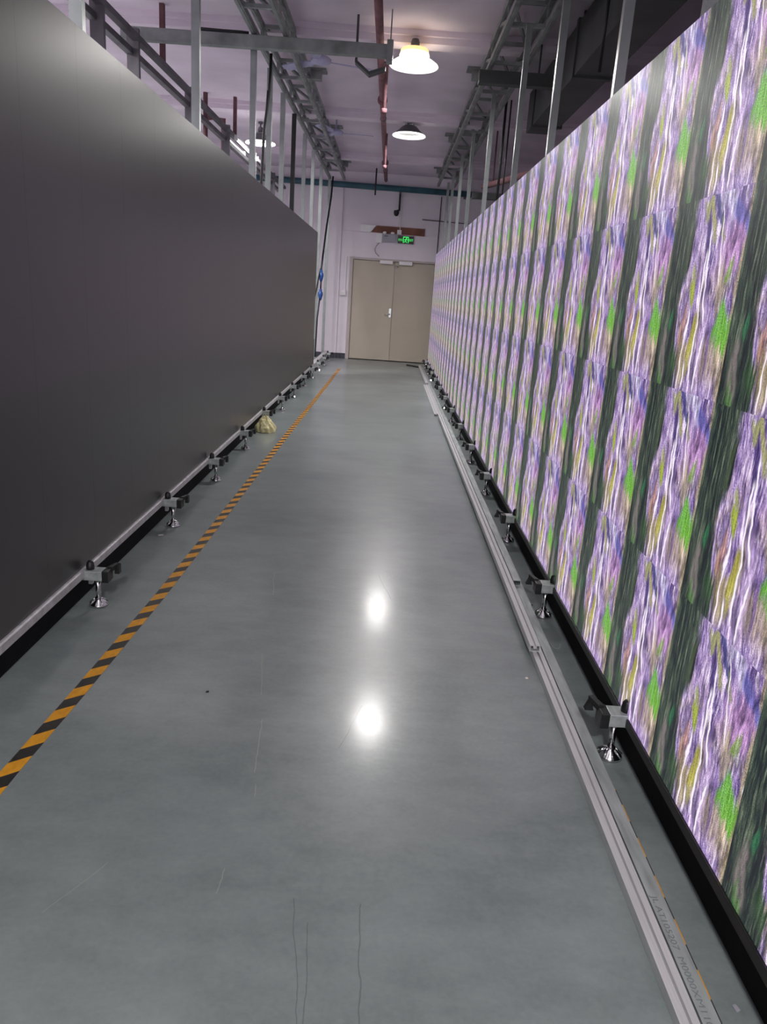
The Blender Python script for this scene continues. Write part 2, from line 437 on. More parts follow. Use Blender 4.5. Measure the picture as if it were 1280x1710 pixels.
class MB:
    """collects shapes (layout units, relative to an origin) into one mesh"""

    def __init__(self, origin=(0, 0, -1)):
        self.bm = bmesh.new()
        self.o = Vector(origin)
        self.mi = 0

    def p(self, x, y, z):
        return (Vector((x, y, z)) - self.o) * S

    def face(self, pts, mi=None):
        vs = [self.bm.verts.new(self.p(*q)) for q in pts]
        f = self.bm.faces.new(vs)
        f.material_index = self.mi if mi is None else mi
        return f

    def box(self, x0, x1, y0, y1, z0, z1):
        v = [self.bm.verts.new(self.p(x, y, z)) for x in (x0, x1) for y in (y0, y1) for z in (z0, z1)]
        for q in ((0, 1, 3, 2), (4, 6, 7, 5), (0, 4, 5, 1), (2, 3, 7, 6), (0, 2, 6, 4), (1, 5, 7, 3)):
            f = self.bm.faces.new([v[i] for i in q])
            f.material_index = self.mi
        return self

    def prism(self, poly, axis, a, b):
        """extrude a 2-D polygon along axis ('x','y','z') from a to b; poly = the two other coordinates in order"""
        def mk(t, q):
            if axis == 'y':
                return self.p(q[0], t, q[1])
            if axis == 'x':
                return self.p(t, q[0], q[1])
            return self.p(q[0], q[1], t)
        va = [self.bm.verts.new(mk(a, q)) for q in poly]
        vb = [self.bm.verts.new(mk(b, q)) for q in poly]
        n = len(poly)
        fs = [self.bm.faces.new(va[::-1]), self.bm.faces.new(vb)]
        for i in range(n):
            fs.append(self.bm.faces.new((va[i], va[(i + 1) % n], vb[(i + 1) % n], vb[i])))
        for f in fs:
            f.material_index = self.mi
        return self

    def tube(self, pts, r, seg=10, cap=True, square=False):
        """round (or square) bar along a path"""
        P = [self.p(*q) for q in pts]
        if square:
            seg = 4
        r = r * S
        rings = []
        up = Vector((0, 0, 1))
        for i, c in enumerate(P):
            d = (P[min(i + 1, len(P) - 1)] - P[max(i - 1, 0)]).normalized()
            a = d.cross(up if abs(d.z) < 0.95 else Vector((0, 1, 0))).normalized()
            bb = d.cross(a).normalized()
            ring = []
            for k in range(seg):
                t = 2 * math.pi * (k + (0.5 if square else 0)) / seg
                rr = r * (math.sqrt(2) if square else 1)
                ring.append(self.bm.verts.new(c + (a * math.cos(t) + bb * math.sin(t)) * rr))
            rings.append(ring)
        for A, B in zip(rings, rings[1:]):
            for k in range(seg):
                f = self.bm.faces.new((A[k], A[(k + 1) % seg], B[(k + 1) % seg], B[k]))
                f.material_index = self.mi
                f.smooth = not square
        if cap:
            self.bm.faces.new(rings[0][::-1]).material_index = self.mi
            self.bm.faces.new(rings[-1]).material_index = self.mi
        return self

    def lathe(self, cx, cy, prof, seg=28, smooth=True):
        """spin (radius, z) profile about a vertical axis"""
        rings = []
        for r, z in prof:
            if r < 1e-6:
                rings.append([self.bm.verts.new(self.p(cx, cy, z))])
            else:
                rings.append([self.bm.verts.new(self.p(cx + r * math.cos(2 * math.pi * k / seg),
                                                       cy + r * math.sin(2 * math.pi * k / seg), z)) for k in range(seg)])
        for A, B in zip(rings, rings[1:]):
            for k in range(seg):
                a0, a1 = A[k % len(A)], A[(k + 1) % len(A)]
                b0, b1 = B[k % len(B)], B[(k + 1) % len(B)]
                vs = [a0, a1, b1, b0]
                u = []
                for q in vs:
                    if q not in u:
                        u.append(q)
                if len(u) > 2:
                    f = self.bm.faces.new(u)
                    f.material_index = self.mi
                    f.smooth = smooth
        return self

    def build(self, name, mats, parent=None, bevel=0.0):
        if not isinstance(mats, (list, tuple)):
            mats = [mats]
        bmesh.ops.recalc_face_normals(self.bm, faces=self.bm.faces[:])
        me = bpy.data.meshes.new(name)
        self.bm.to_mesh(me)
        self.bm.free()
        for k in mats:
            me.materials.append(M[k])
        o = bpy.data.objects.new(name, me)
        col.objects.link(o)
        base = Vector(self.o)
        if parent is not None:
            o.parent = parent
            o.location = (base - Vector(parent['_o'])) * S
        else:
            o.location = W(*base)
        o['_o'] = tuple(base)
        if bevel:
            md = o.modifiers.new('bevel', 'BEVEL')
            md.width = bevel
            md.segments = 2
            md.limit_method = 'ANGLE'
        return o


def tag(o, label=None, cat=None, group=None, kind=None):
    if label:
        o['label'] = label
    if cat:
        o['category'] = cat
    if group:
        o['group'] = group
    if kind:
        o['kind'] = kind
    return o


def empty(name, origin, label=None, cat=None, group=None):
    o = bpy.data.objects.new(name, None)
    o.empty_display_size = 0.1
    col.objects.link(o)
    o.location = W(*origin)
    o['_o'] = tuple(origin)
    return tag(o, label, cat, group)


def dup(o, parent, origin):
    """copy of a part (and its sub-parts) at another origin"""
    c = o.copy()
    col.objects.link(c)
    c.parent = parent
    c['_o'] = tuple(origin)
    c.location = (Vector(origin) - Vector(parent['_o'])) * S if parent is not None else W(*origin)
    for ch in [q for q in col.objects if q.parent is o]:
        d = ch.copy()
        col.objects.link(d)
        d.parent = c
    return c


def struct(o):
    return tag(o, kind='structure')


# ------------------------------------------------------------------ setting
FAR = 12.09
NEAR = -6.0
XL, XR = -3.6, 2.1
CZ = 1.715

m = MB((0, 0, -1))
m.box(XL - 0.1, XR + 0.1, NEAR - 0.1, FAR + 0.15, -1.12, -1.0)
struct(m.build('floor', 'floor'))
m = MB((0, 0, CZ))
m.box(XL - 0.1, XR + 0.1, NEAR - 0.1, FAR + 0.15, CZ, CZ + 0.12)
struct(m.build('ceiling', 'ceiling'))
BEAMS = [-3.9, -1.45, 0.98, 3.41, 5.84, 8.22, 10.6]
for i, by in enumerate(BEAMS):
    m = MB((0, by, CZ))
    m.prism([(by - 0.10, CZ), (by - 0.10, CZ - 0.035), (by - 0.075, CZ - 0.035), (by - 0.075, CZ - 0.075),
             (by + 0.075, CZ - 0.075), (by + 0.075, CZ - 0.035), (by + 0.10, CZ - 0.035), (by + 0.10, CZ)], 'x', XL, XR)
    struct(m.build('trim_%d' % (i + 1), 'beam'))
# far wall with a door opening
DX0, DX1, DZT = -0.60, 0.655, 0.49
m = MB((0, FAR, -1))
m.box(XL - 0.1, DX0 - 0.055, FAR, FAR + 0.15, -1, CZ)
m.box(DX1 + 0.055, XR + 0.1, FAR, FAR + 0.15, -1, CZ)
m.box(DX0 - 0.055, DX1 + 0.055, FAR, FAR + 0.15, DZT + 0.03, CZ)
m.box(-1.55, -0.80, FAR - 0.035, FAR + 0.01, -1, CZ)          # shallow pilaster
m.box(DX0 - 0.055, DX1 + 0.055, FAR + 0.11, FAR + 0.15, -1, DZT + 0.03)  # added backing slab, keeps outside light out of the door gaps
struct(m.build('wall_back', 'wall'))
m = MB((0, FAR, 0.89))
m.box(-0.79, -0.53, FAR - 0.010, FAR, 0.885, 0.893)
m.box(0.46, XR, FAR - 0.010, FAR, 0.885, 0.893)
struct(m.build('trim_8', 'wall'))
m = MB((XL, 0, -1))
m.box(XL - 0.1, XL, NEAR - 0.1, FAR + 0.15, -1, CZ)
struct(m.build('wall_left', 'wall'))
m = MB((XR, 0, -1))
m.box(XR, XR + 0.1, NEAR - 0.1, FAR + 0.15, -1, CZ)
struct(m.build('wall_right', 'sidewall'))
m = MB((-1.1, FAR, -1))
m.box(-1.55, -0.80, FAR - 0.05, FAR - 0.035, -1, -0.92)
m.box(-0.80, DX0 - 0.055, FAR - 0.015, FAR, -1, -0.92)
struct(m.build('baseboard_back', 'skirting'))

# double door
dr = bpy.data.objects.new('door_1', None)
col.objects.link(dr)
dr.location = W(0.03, FAR, -1)
dr['_o'] = (0.03, FAR, -1)
tag(dr, 'beige double door closing off the end of the aisle', 'door', kind='structure')
m = MB((0.03, FAR, -1))
for x0, x1 in ((DX0 - 0.055, DX0), (DX1, DX1 + 0.055)):
    m.box(x0, x1, FAR - 0.02, FAR + 0.1, -1, DZT + 0.03)
m.box(DX0, DX1, FAR - 0.02, FAR + 0.1, DZT, DZT + 0.03)
m.build('door_frame', 'doorframe', dr, 0.004)
mid = 0.036
for x0, x1 in ((DX0 + 0.004, mid - 0.002), (mid + 0.002, DX1 - 0.004)):
    m = MB(((x0 + x1) / 2, FAR, -1))
    m.box(x0, x1, FAR + 0.005, FAR + 0.04, -0.988, DZT - 0.005)
    leaf = m.build('door_leaf', 'door', dr, 0.003)
    if x1 < 0.1:
        m = MB((-0.02, FAR, -0.29))
        m.box(-0.012, 0.022, FAR - 0.006, FAR + 0.006, -0.33, -0.20)
        m.tube([(0.005, FAR - 0.003, -0.285), (0.005, FAR - 0.04, -0.285), (-0.075, FAR - 0.04, -0.29)], 0.009)
        m.tube([(0.005, FAR - 0.012, -0.218), (0.005, FAR + 0.006, -0.218)], 0.012)
        tag(m.build('door_handle', 'chrome', leaf), 'chrome lever handle')
for x0, x1 in ((-0.195, 0.0), (0.095, 0.295)):
    m = MB(((x0 + x1) / 2, FAR, DZT))
    m.box(x0, x1, FAR - 0.065, FAR - 0.021, DZT - 0.040, DZT + 0.010)
    tag(m.build('door_closer', 'white_plastic', dr, 0.004), 'white door closer box')
m = MB((0.06, FAR, DZT - 0.07))
m.tube([(0.03, FAR - 0.03, DZT - 0.065), (0.09, FAR - 0.03, DZT - 0.068)], 0.012)
tag(m.build('closer_arm', 'chrome', dr), 'shiny closer arm')

# ------------------------------------------------------------------ LED displays


def support(x, sgn, y, zt, parent, proto):
    """bracket with its foot; x = stem axis, sgn = direction away from the screen (into the aisle)"""
    if proto:
        return dup(proto, parent, (x, y, -1))
    o = (x, y, -1)
    m = MB(o)
    xa, xb = sorted((x + sgn * 0.020, x - sgn * 0.075))
    m.box(xa, xb, y - 0.022, y + 0.022, zt - 0.031, zt)
    br = m.build('support_bracket', 'galv', parent, 0.0025)
    m = MB(o)
    xa, xb = sorted((x + sgn * 0.020, x + sgn * 0.040))
    m.box(xa, xb, y - 0.023, y + 0.023, zt - 0.036, zt + 0.002)
    tag(m.build('end_cap', 'black_plastic', br, 0.003), 'black end cap')
    m = MB(o)                                             # clamp arm with a wedge at its tip
    m.prism([(x + sgn * 0.026, y + 0.010), (x + sgn * 0.041, y + 0.010), (x + sgn * 0.052, y + 0.052), (x + sgn * 0.040, y + 0.056)], 'z', zt - 0.008, zt + 0.006)
    if sgn > 0:
        xa, xb = sorted((x + sgn * 0.040, x + sgn * 0.054))
        m.box(xa, xb, y + 0.036, y + 0.058, zt - 0.026, zt + 0.003)
    else:
        m.prism([(x + sgn * 0.040, zt - 0.026), (x + sgn * 0.060, zt - 0.026), (x + sgn * 0.047, zt + 0.004)], 'y', y + 0.038, y + 0.055)
    tag(m.build('clamp_arm', 'black_metal', br), 'black clamp arm')
    m = MB(o)
    m.lathe(x - sgn * 0.022, y, [(0.0, zt + 0.029), (0.006, zt + 0.028), (0.0105, zt + 0.022), (0.0115, zt + 0.014), (0.0125, zt + 0.012), (0.0125, zt), (0, zt)], 18)
    tag(m.build('knob', 'black_plastic', br), 'black domed screw cap')
    m = MB(o)
    m.tube([(x, y, zt - 0.031), (x, y, -0.976)], 0.0078, 12)
    tag(m.build('threaded_stem', 'chrome', br), 'chrome adjusting stem')
    m = MB(o)
    m.lathe(x, y, [(0.0, -0.974), (0.011, -0.974), (0.012, -0.979), (0.028, -0.993), (0.030, -0.9985), (0.0, -0.9985)], 24)
    for k in range(8):
        a = k * math.pi / 4
        ca, sa = math.cos(a), math.sin(a)
        m.tube([(x + 0.011 * ca, y + 0.011 * sa, -0.977), (x + 0.029 * ca, y + 0.029 * sa, -0.992)], 0.0022, 6)
    tag(m.build('foot_pad', 'chrome', br), 'chrome ribbed cone foot')
    return br


def display(name, sgn_aisle, xs, ztop, zbot, y_first, ncol, y_rest, tile_y, face_mat, label, cat):
    tz = (ztop - zbot) / 4
    root = empty(name, (xs, y_first, -1), label, cat)
    back = -sgn_aisle
    proto = None
    g = 0.00005
    gy = 0.00005 if face_mat == 'led' else 0.0004
    for c in range(ncol):
        for r in range(4):
            o = (xs, y_first + c * tile_y, zbot + r * tz)
            if proto is None:
                m = MB(o)
                xa, xb = sorted((xs, xs + back * 0.055))
                m.mi = 1
                m.box(xa + (0.0008 if back > 0 else 0), xb - (0.0008 if back < 0 else 0), o[1] + gy, o[1] + tile_y - gy, o[2] + g, o[2] + tz - g)
                m.face([(xs, o[1] + gy, o[2] + g), (xs, o[1] + tile_y - gy, o[2] + g), (xs, o[1] + tile_y - gy, o[2] + tz - g), (xs, o[1] + gy, o[2] + tz - g)], 0)
                proto = m.build('display_module', [face_mat, 'black_metal'], root)
            else:
                dup(proto, root, o)
    m = MB((xs, y_first, zbot))
    for y0, y1 in y_rest:
        xa, xb = sorted((xs, xs + back * 0.055))
        m.mi = 1
        m.box(xa + (0.0008 if back > 0 else 0), xb - (0.0008 if back < 0 else 0), y0 + g, y1 - g, zbot, ztop)
        m.face([(xs, y0, zbot), (xs, y1, zbot), (xs, y1, ztop), (xs, y0, ztop)], 0)
    if y_rest:
        tag(m.build('display_module', [face_mat, 'black_metal'], root), kind='stuff')
    return root


# right: lit
RX = 0.60
RZT, RZB = 0.592, -0.887
RY0 = 1.376 - 2 * TY
right = display('led_display', -1, RX, RZT, RZB, RY0, 25, [(RY0 - 8 * TY, RY0), (RY0 + 25 * TY, RY0 + 30 * TY)], TY, 'led',
                'long lit LED video wall showing stretched purple lavender flowers, right of the aisle', 'video wall')
m = MB((RX, RY0, RZB))
m.box(RX - 0.004, RX + 0.06, RY0 - 8 * TY, 11.33, RZB - 0.022, RZB - 0.001)
tag(m.build('bottom_rail', 'black_metal', right, 0.002), 'black bottom rail')
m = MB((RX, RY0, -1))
m.box(RX + 0.022, RX + 0.034, RY0 - 8 * TY, 11.33, -0.999, RZB - 0.022)  # added black sheet in place of the shade below the lit screen
tag(m.build('shade_board', 'under_shade', right), 'black board standing for the shade under the screen')
proto = None
for y in [1.546 + 0.804 * k for k in range(13)]:
    b = support(0.579, -1, y, -0.880, right, proto)
    proto = proto or b

# left: dark
LX = -0.90
LZT, LZB = 0.650, -0.876
LY0 = 9.42 - 25 * TY
left = display('led_display', 1, LX, LZT, LZB, LY0, 25, [(LY0 - 7 * TY, LY0)], TY, 'dark_led',
               'long switched-off black LED video wall, left of the aisle', 'video wall')
m = MB((LX, 9.42, LZB))
m.box(LX - 0.05, LX, 9.42, 9.50, LZB, LZB + 0.30)
m.build('side_filler', 'black_metal', left)
m = MB((LX, LY0, LZB))
m.prism([(LX + 0.010, LZB - 0.004), (LX + 0.010, LZB - 0.026), (LX - 0.05, LZB - 0.026), (LX - 0.05, LZB - 0.002), (LX + 0.006, LZB - 0.0005)], 'y', LY0 - 7 * TY, 11.75)
tag(m.build('bottom_rail', 'rail', left), 'silver bottom rail')
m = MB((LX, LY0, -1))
m.box(LX - 0.040, LX - 0.028, LY0 - 7 * TY, 9.6, -0.999, LZB - 0.026)  # same added sheet, gives the dark gap below the black screen
tag(m.build('shade_board', 'under_shade', left), 'black board standing for the shade under the screen')
proto = None
for y in [2.21, 3.063, 3.88, 4.73, 5.58, 6.42, 7.245, 8.18, 9.02, 9.85, 10.68, 11.45]:
    b = support(-0.857, 1, y, -0.880, left, proto)
    if proto is None:
        m = MB((-0.857, y, -1))
        m.box(-0.905, -0.893, y + 0.045, y + 0.060, -0.95, LZB - 0.026)
        m.build('hanger_plate', 'rail', b)
    proto = proto or b


def post(root, x, y, z1, key='post', z0=-1.0, w=0.019, d=0.014):
    m = MB((x, y, z0))
    # rolled channel: web and two flanges with an inner groove
    m.prism([(x - w, y - d), (x + w, y - d), (x + w, y + d), (x + w * 0.45, y + d), (x + w * 0.45, y - d * 0.3), (x - w * 0.45, y - d * 0.3), (x - w * 0.45, y + d), (x - w, y + d)], 'z', z0, z1)
    return m.build('support_post', key, root)


TZL = 1.52
for y in (2.536, 3.954, 5.455, 6.13, 6.82, 8.43, 9.32):
    post(left, -0.975, y, TZL - 0.004, 'post')
post(left, -0.975, 10.35, TZL - 0.004, 'post')
post(left, -0.965, 11.55, TZL - 0.004, 'post')
tag(post(left, -0.975, 7.556, TZL - 0.004, 'black_metal'), 'black support post')
for y in (1.98, 2.72, 3.80, 4.88, 6.40, 7.84, 9.02, 10.2, 11.1):
    post(right, 0.685, y, 1.519, 'post', w=0.016)

# ------------------------------------------------------------------ aluminium profiles and tubes lying beside the right screen
floorz = -0.9995


def profile(x, y0, y1, z, lab):
    """slotted extrusion: two outer chambers and a slot in the top face"""
    w, h = 0.0305, 0.0200
    m = MB((x, y0, z))
    t = 0.0022
    m.box(x, x + t, y0, y1, z, z + h)
    m.box(x + w - t, x + w, y0, y1, z, z + h)
    m.box(x + t, x + w - t, y0, y1, z, z + t)
    m.box(x + t, x + w * 0.40, y0, y1, z + h - t, z + h)
    m.box(x + w * 0.60, x + w - t, y0, y1, z + h - t, z + h)
    m.box(x + w * 0.34, x + w * 0.40, y0, y1, z + h * 0.5, z + h - t)
    m.box(x + w * 0.60, x + w * 0.66, y0, y1, z + h * 0.5, z + h - t)
    m.box(x + w * 0.34, x + w * 0.66, y0, y1, z + h * 0.45, z + h * 0.55)
    m.box(x + t, x + w - t, y1 - 0.02, y1, z + t, z + h - t)
    o = m.build('aluminium_profile', 'alu')
    return tag(o, lab, 'metal profile', 'aluminium profiles along the lit screen')


def boxtube(x, y0, y1, z, lab):
    w, h, t = 0.0275, 0.0200, 0.0022
    m = MB((x, y0, z))
    m.box(x, x + t, y0, y1, z, z + h)
    m.box(x + w - t, x + w, y0, y1, z, z + h)
    m.box(x + t, x + w - t, y0, y1, z, z + t)
    m.box(x + t, x + w - t, y0, y1, z + h - t, z + h)
    m.box(x + t, x + w - t, y1 - 0.02, y1, z + t, z + h - t)
    return tag(m.build('steel_tube', 'galv'), lab, 'metal tube', 'galvanised tubes along the lit screen')


profile(0.484, 0.45, 6.2, floorz, 'nearest slotted aluminium profile flat on the floor, its near end below the frame')
profile(0.4755, 2.03, 6.50, floorz + 0.0203, 'slotted aluminium profile stacked on the nearest one, near end open beside a round-foot bracket')
profile(0.484, 6.23, 11.30, floorz, 'slotted aluminium profile on the floor reaching to the double door')
profile(0.4525, 6.66, 8.93, floorz, 'slotted aluminium profile at the aisle side, halfway down the lit screen')
profile(0.4755, 8.96, 11.28, floorz + 0.0203, 'farthest upper aluminium profile, ending in front of the double door')
lowtube = boxtube(0.5175, 0.45, 5.9, floorz + 0.0006, 'galvanised square tube with stamped lettering lying on striped tape')
boxtube(0.509, 2.56, 6.4, floorz + 0.0210, 'galvanised square tube lying on top of the stamped tube, black open end')
boxtube(0.5165, 6.5, 11.2, floorz, 'galvanised square tube on the floor at the far end of the lit screen')

# stamped lettering on the tube
cu = bpy.data.curves.new('tube_lettering', 'FONT')
cu.body = 'JL AT105207  M0000XM1107'
cu.size = 0.0145 * S
cu.extrude = 0.0002
tmp = bpy.data.objects.new('tmp_text', cu)
col.objects.link(tmp)
bpy.context.view_layer.update()
me = bpy.data.meshes.new_from_object(tmp.evaluated_get(bpy.context.evaluated_depsgraph_get()))
bpy.data.objects.remove(tmp)
me.materials.append(M['ink'])
lt = bpy.data.objects.new('stamped_lettering', me)
col.objects.link(lt)
xs_ = [v.co.x for v in me.vertices]
k = 0.26 * S / (max(xs_) - min(xs_))
for v in me.vertices:
    v.co.x *= k
lt.parent = lowtube
lt.rotation_euler = (0, 0, -math.pi / 2)
lt.location = ((0.5225 - 0.5175) * S, (1.090 - 0.45) * S, 0.02015 * S)
tag(lt, 'dark stamped lettering')

# ------------------------------------------------------------------ hazard tapes


def ribbon(name, pts, w, key, lab):
    m = MB((pts[0][0], 0, -1))
    z0, z1 = -0.9996, -0.9988
    top, bot = [], []
    L = [(x, y) for x, y in pts]
    R = [(x + w, y) for x, y in pts]
    for (a, b), (c, d) in zip(zip(L, R), zip(L[1:], R[1:])):
        m.face([(a[0], a[1], z1), (b[0], b[1], z1), (d[0], d[1], z1), (c[0], c[1], z1)])
        m.face([(a[0], a[1], z0), (a[0], a[1], z1), (c[0], c[1], z1), (c[0], c[1], z0)])
        m.face([(b[0], b[1], z0), (d[0], d[1], z0), (d[0], d[1], z1), (b[0], b[1], z1)])
    bmesh.ops.remove_doubles(m.bm, verts=m.bm.verts[:], dist=1e-5)
    return tag(m.build(name, key), lab, 'floor tape', 'striped floor tapes')


ribbon('hazard_tape', [(-0.748, 0.9), (-0.7424, 1.348), (-0.729, 1.666), (-0.712, 2.3), (-0.705, 3.1), (-0.702, 3.9), (-0.695, 4.6),
                       (-0.684, 5.8), (-0.672, 7.0), (-0.661, 8.4), (-0.651, 9.7), (-0.646, 10.4)], 0.0365, 'tape',
       'black and orange striped tape running down the left of the aisle floor')
ribbon('hazard_tape', [(0.5215, 0.5), (0.5215, 1.42)], 0.0365, 'tape2',
       'striped tape mostly hidden under the stamped galvanised tube')

# ------------------------------------------------------------------ lamps


def high_bay(x, y, z, glowing, label, ceil_z=CZ, gain=1.0):
    root = empty('high_bay_lamp', (x, y, z), label, 'lamp', 'high-bay lamps')
    o = (x, y, z)
    m = MB(o)
    m.lathe(x, y, [(0, ceil_z - 0.001), (0.028, ceil_z - 0.001), (0.028, ceil_z - 0.018), (0.010, ceil_z - 0.026), (0, ceil_z - 0.026)], 16)
    m.tube([(x, y, ceil_z - 0.02), (x, y, z + 0.15)], 0.008, 8)
    m.build('hanger', 'lamp_dark', root)
    m = MB(o)
    m.lathe(x, y, [(0, z + 0.158), (0.022, z + 0.156), (0.030, z + 0.135), (0.028, z + 0.108), (0.034, z + 0.104), (0.05, z + 0.098)], 20)
    m.build('gear_housing', 'lamp_dark', root)
    m = MB(o)
    if glowing:
        m.lathe(x, y, [(0.05, z + 0.100), (0.086, z + 0.096), (0.094, z + 0.088), (0.096, z + 0.070)], 32)
        tag(m.build('collar', 'lamp_warm', root), 'warm yellow glowing collar')
        m = MB(o)
        m.lathe(x, y, [(0.096, z + 0.070), (0.100, z + 0.060), (0.103, z + 0.030)], 32)
        tag(m.build('diffuser', 'lamp_glow', root), 'glowing warm diffuser')
        m = MB(o)
        m.lathe(x, y, [(0.103, z + 0.032), (0.130, z + 0.024), (0.160, z + 0.004), (0.166, z - 0.006), (0.160, z - 0.010)], 36)
    else:
        m.lathe(x, y, [(0.045, z + 0.092), (0.075, z + 0.075), (0.105, z + 0.045), (0.140, z + 0.018), (0.150, z + 0.006)], 36)
        m.build('shade', 'lamp_dark', root)
        m = MB(o)
        m.lathe(x, y, [(0.148, z + 0.008), (0.160, z + 0.003), (0.166, z - 0.006), (0.160, z - 0.010)], 36)
    m.lathe(x, y, [(0.166, z - 0.006), (0.160, z - 0.012), (0.138, z - 0.006), (0.136, z + 0.002)], 36)
    tag(m.build('rim', 'lamp_rim', root), 'bright white rim')
    m = MB(o)
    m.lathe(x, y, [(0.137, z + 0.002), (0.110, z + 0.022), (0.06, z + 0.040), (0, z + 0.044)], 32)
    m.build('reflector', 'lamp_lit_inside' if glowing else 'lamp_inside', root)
    ld = bpy.data.lights.new('lamp_light', 'AREA')
    ld.shape = 'DISK'
    ld.size = 0.28 * S
    ld.energy = LAMP_POWER * gain
    ld.color = (1.0, 0.965, 0.945)
    lo = bpy.data.objects.new('lamp_light', ld)
    col.objects.link(lo)
    lo.parent = root
    lo.location = (0, 0, 0.016 * S)
    return root


high_bay(0.055, 5.74, 1.50, True, 'big glowing high-bay lamp, nearest one hanging over the aisle', CZ - 0.075)
high_bay(0.078, 8.25, 1.535, False, 'smaller-looking high-bay lamp with dark shade, second one over the aisle', CZ - 0.075)
high_bay(-1.53, 9.05, 1.505, False, 'high-bay lamp seen between the posts behind the black screen', CZ)
high_bay(0.055, -1.45, 1.50, True, 'added unseen high-bay lamp over the aisle just behind the viewer', CZ - 0.075, 2.4)  # added out of view to brighten the near floor
high_bay(0.055, -3.90, 1.50, True, 'added unseen high-bay lamp over the aisle farther behind the viewer', CZ - 0.075, 2.4)  # second added lamp behind the camera, more fill for the floor
for y, w_ in ((0.6, 'nearest'), (4.5, 'middle'), (7.6, 'farthest')):  # added lamps out of sight, fill light for the left hall
    high_bay(-2.65, y, 1.505, False, 'added high-bay lamp in the hall hidden by the black screen, %s one' % w_, CZ, 2.2)

# ------------------------------------------------------------------ overhead steel


def truss(xa, xb, zl, zu, y0, y1, label, hang):
    root = empty('steel_truss', (xa, y0, zl), label, 'truss', 'overhead ladder trusses')
    for x in (xa, xb):
        for z in (zl, zu):
            m = MB((x, y0, z))
            r = 0.017
            m.box(x - r, x + r, y0, y1, z - r, z + r)
            m.box(x - r * 0.4, x + r * 0.4, y0, y1, z - r * 1.25, z - r)
            m.build('chord', 'truss', root)
    y = y0 + 0.2
    n = 0
    while y < y1 - 0.4:
        m = MB((xa, y, zl))
        m.tube([(xa + 0.016, y, zl), (xb - 0.016, y, zl)], 0.011, square=True)
        m.tube([(xa + 0.016, y, zu), (xb - 0.016, y, zu)], 0.011, square=True)
        for x in (xa, xb):
            m.tube([(x, y, zl + 0.016), (x, y + 0.36, zu - 0.016)], 0.010, square=True)
            m.tube([(x, y, zl + 0.016), (x, y, zu - 0.016)], 0.010, square=True)
        m.tube([(xa + 0.016, y, zu), (xb - 0.016, y + 0.72, zu)], 0.009, square=True)
        m.build('bracing', 'truss', root)
        y += 0.74
    for x, y in hang:
        m = MB((x, y, zu))
        m.box(x - 0.085, x + 0.085, y - 0.07, y + 0.07, CZ - 0.014, CZ - 0.0005)
        m.box(x - 0.045, x + 0.045, y - 0.04, y + 0.04, zl + 0.10, CZ - 0.014)
        m.build('ceiling_hanger', 'truss', root)
    return root


truss(-0.965, -0.765, TZL + 0.02, 1.655, 1.8, 11.6, 'grey steel ladder truss overhead, above the black screen',
      [(-0.74, 4.4), (-0.72, 6.88), (-0.72, 9.0), (-0.74, 11.2)])
truss(0.575, 0.80, TZL + 0.02, 1.655, 1.8, 11.6, 'grey steel ladder truss overhead, above the lit screen',
      [(0.56, 4.4), (0.56, 6.55), (0.56, 9.0), (0.56, 11.2)])
# cross bar under both trusses
m = MB((-1.0, 5.43, 1.46))
m.box(-1.80, -0.105, 5.37, 5.43, 1.440, 1.512)
cb = m.build('steel_crossbar', 'truss', None, 0.004)
tag(cb, 'grey square steel bar crossing under the left truss', 'steel bar')
m = MB((-0.10, 5.43, 1.46))
m.box(-0.125, -0.085, 5.355, 5.445, 1.415, 1.535)
m.box(-0.108, -0.100, 5.395, 5.405, 1.51, CZ - 0.001)
m.build('end_bracket', 'truss', cb, 0.003)
m = MB((0.75, 5.9, 1.46))
m.box(0.50, 1.02, 5.72, 5.80, 1.42, 1.50)
m.box(0.90, 0.91, 5.75, 5.77, 1.50, CZ - 0.001)
tag(m.build('steel_crossbar', 'duct', None, 0.004), 'dark steel bar crossing above the lit screen behind the posts', 'steel bar')
# small V clamp near the pipe
m = MB((-0.22, 5.55, 1.42))
m.prism([(-0.33, 1.455), (-0.235, 1.385), (-0.13, 1.42), (-0.13, 1.405), (-0.235, 1.365), (-0.33, 1.435)], 'y', 5.50, 5.58)
m.box(-0.33, -0.315, 5.535, 5.545, 1.44, CZ - 0.001)
tag(m.build('pipe_clamp', 'duct'), 'small dark V-shaped bracket hanging left of the red pipe', 'bracket')

# left background rail (frame of the next row)
root = empty('cable_rack', (-1.60, 2.0, 1.30), 'dark double-bar rack with posts, high up behind the black screen', 'rack')
for z, x in ((1.345, -1.58), (1.275, -1.62)):
    m = MB((x, 2.0, z))
    m.box(x - 0.02, x + 0.02, 2.0, 11.4, z - 0.017, z + 0.017)
    m.build('bar', 'rack', root)
for y in (2.6, 3.45, 4.43, 5.0, 6.3, 7.6, 9.0, 10.4):
    m = MB((-1.60, y, 0))
    m.box(-1.635, -1.565, y - 0.015, y + 0.015, -1.0, 1.395)
    m.build('rack_post', 'rack', root)
for y, z in ((3.9, CZ), (5.6, CZ), (8.0, CZ)):
    m = MB((-1.60, y, 1.35))
    m.box(-1.615, -1.585, y - 0.018, y + 0.018, 1.36, z - 0.0005)
    tag(m.build('drop_rod', 'rust_pipe', root), 'rust-red drop rod')
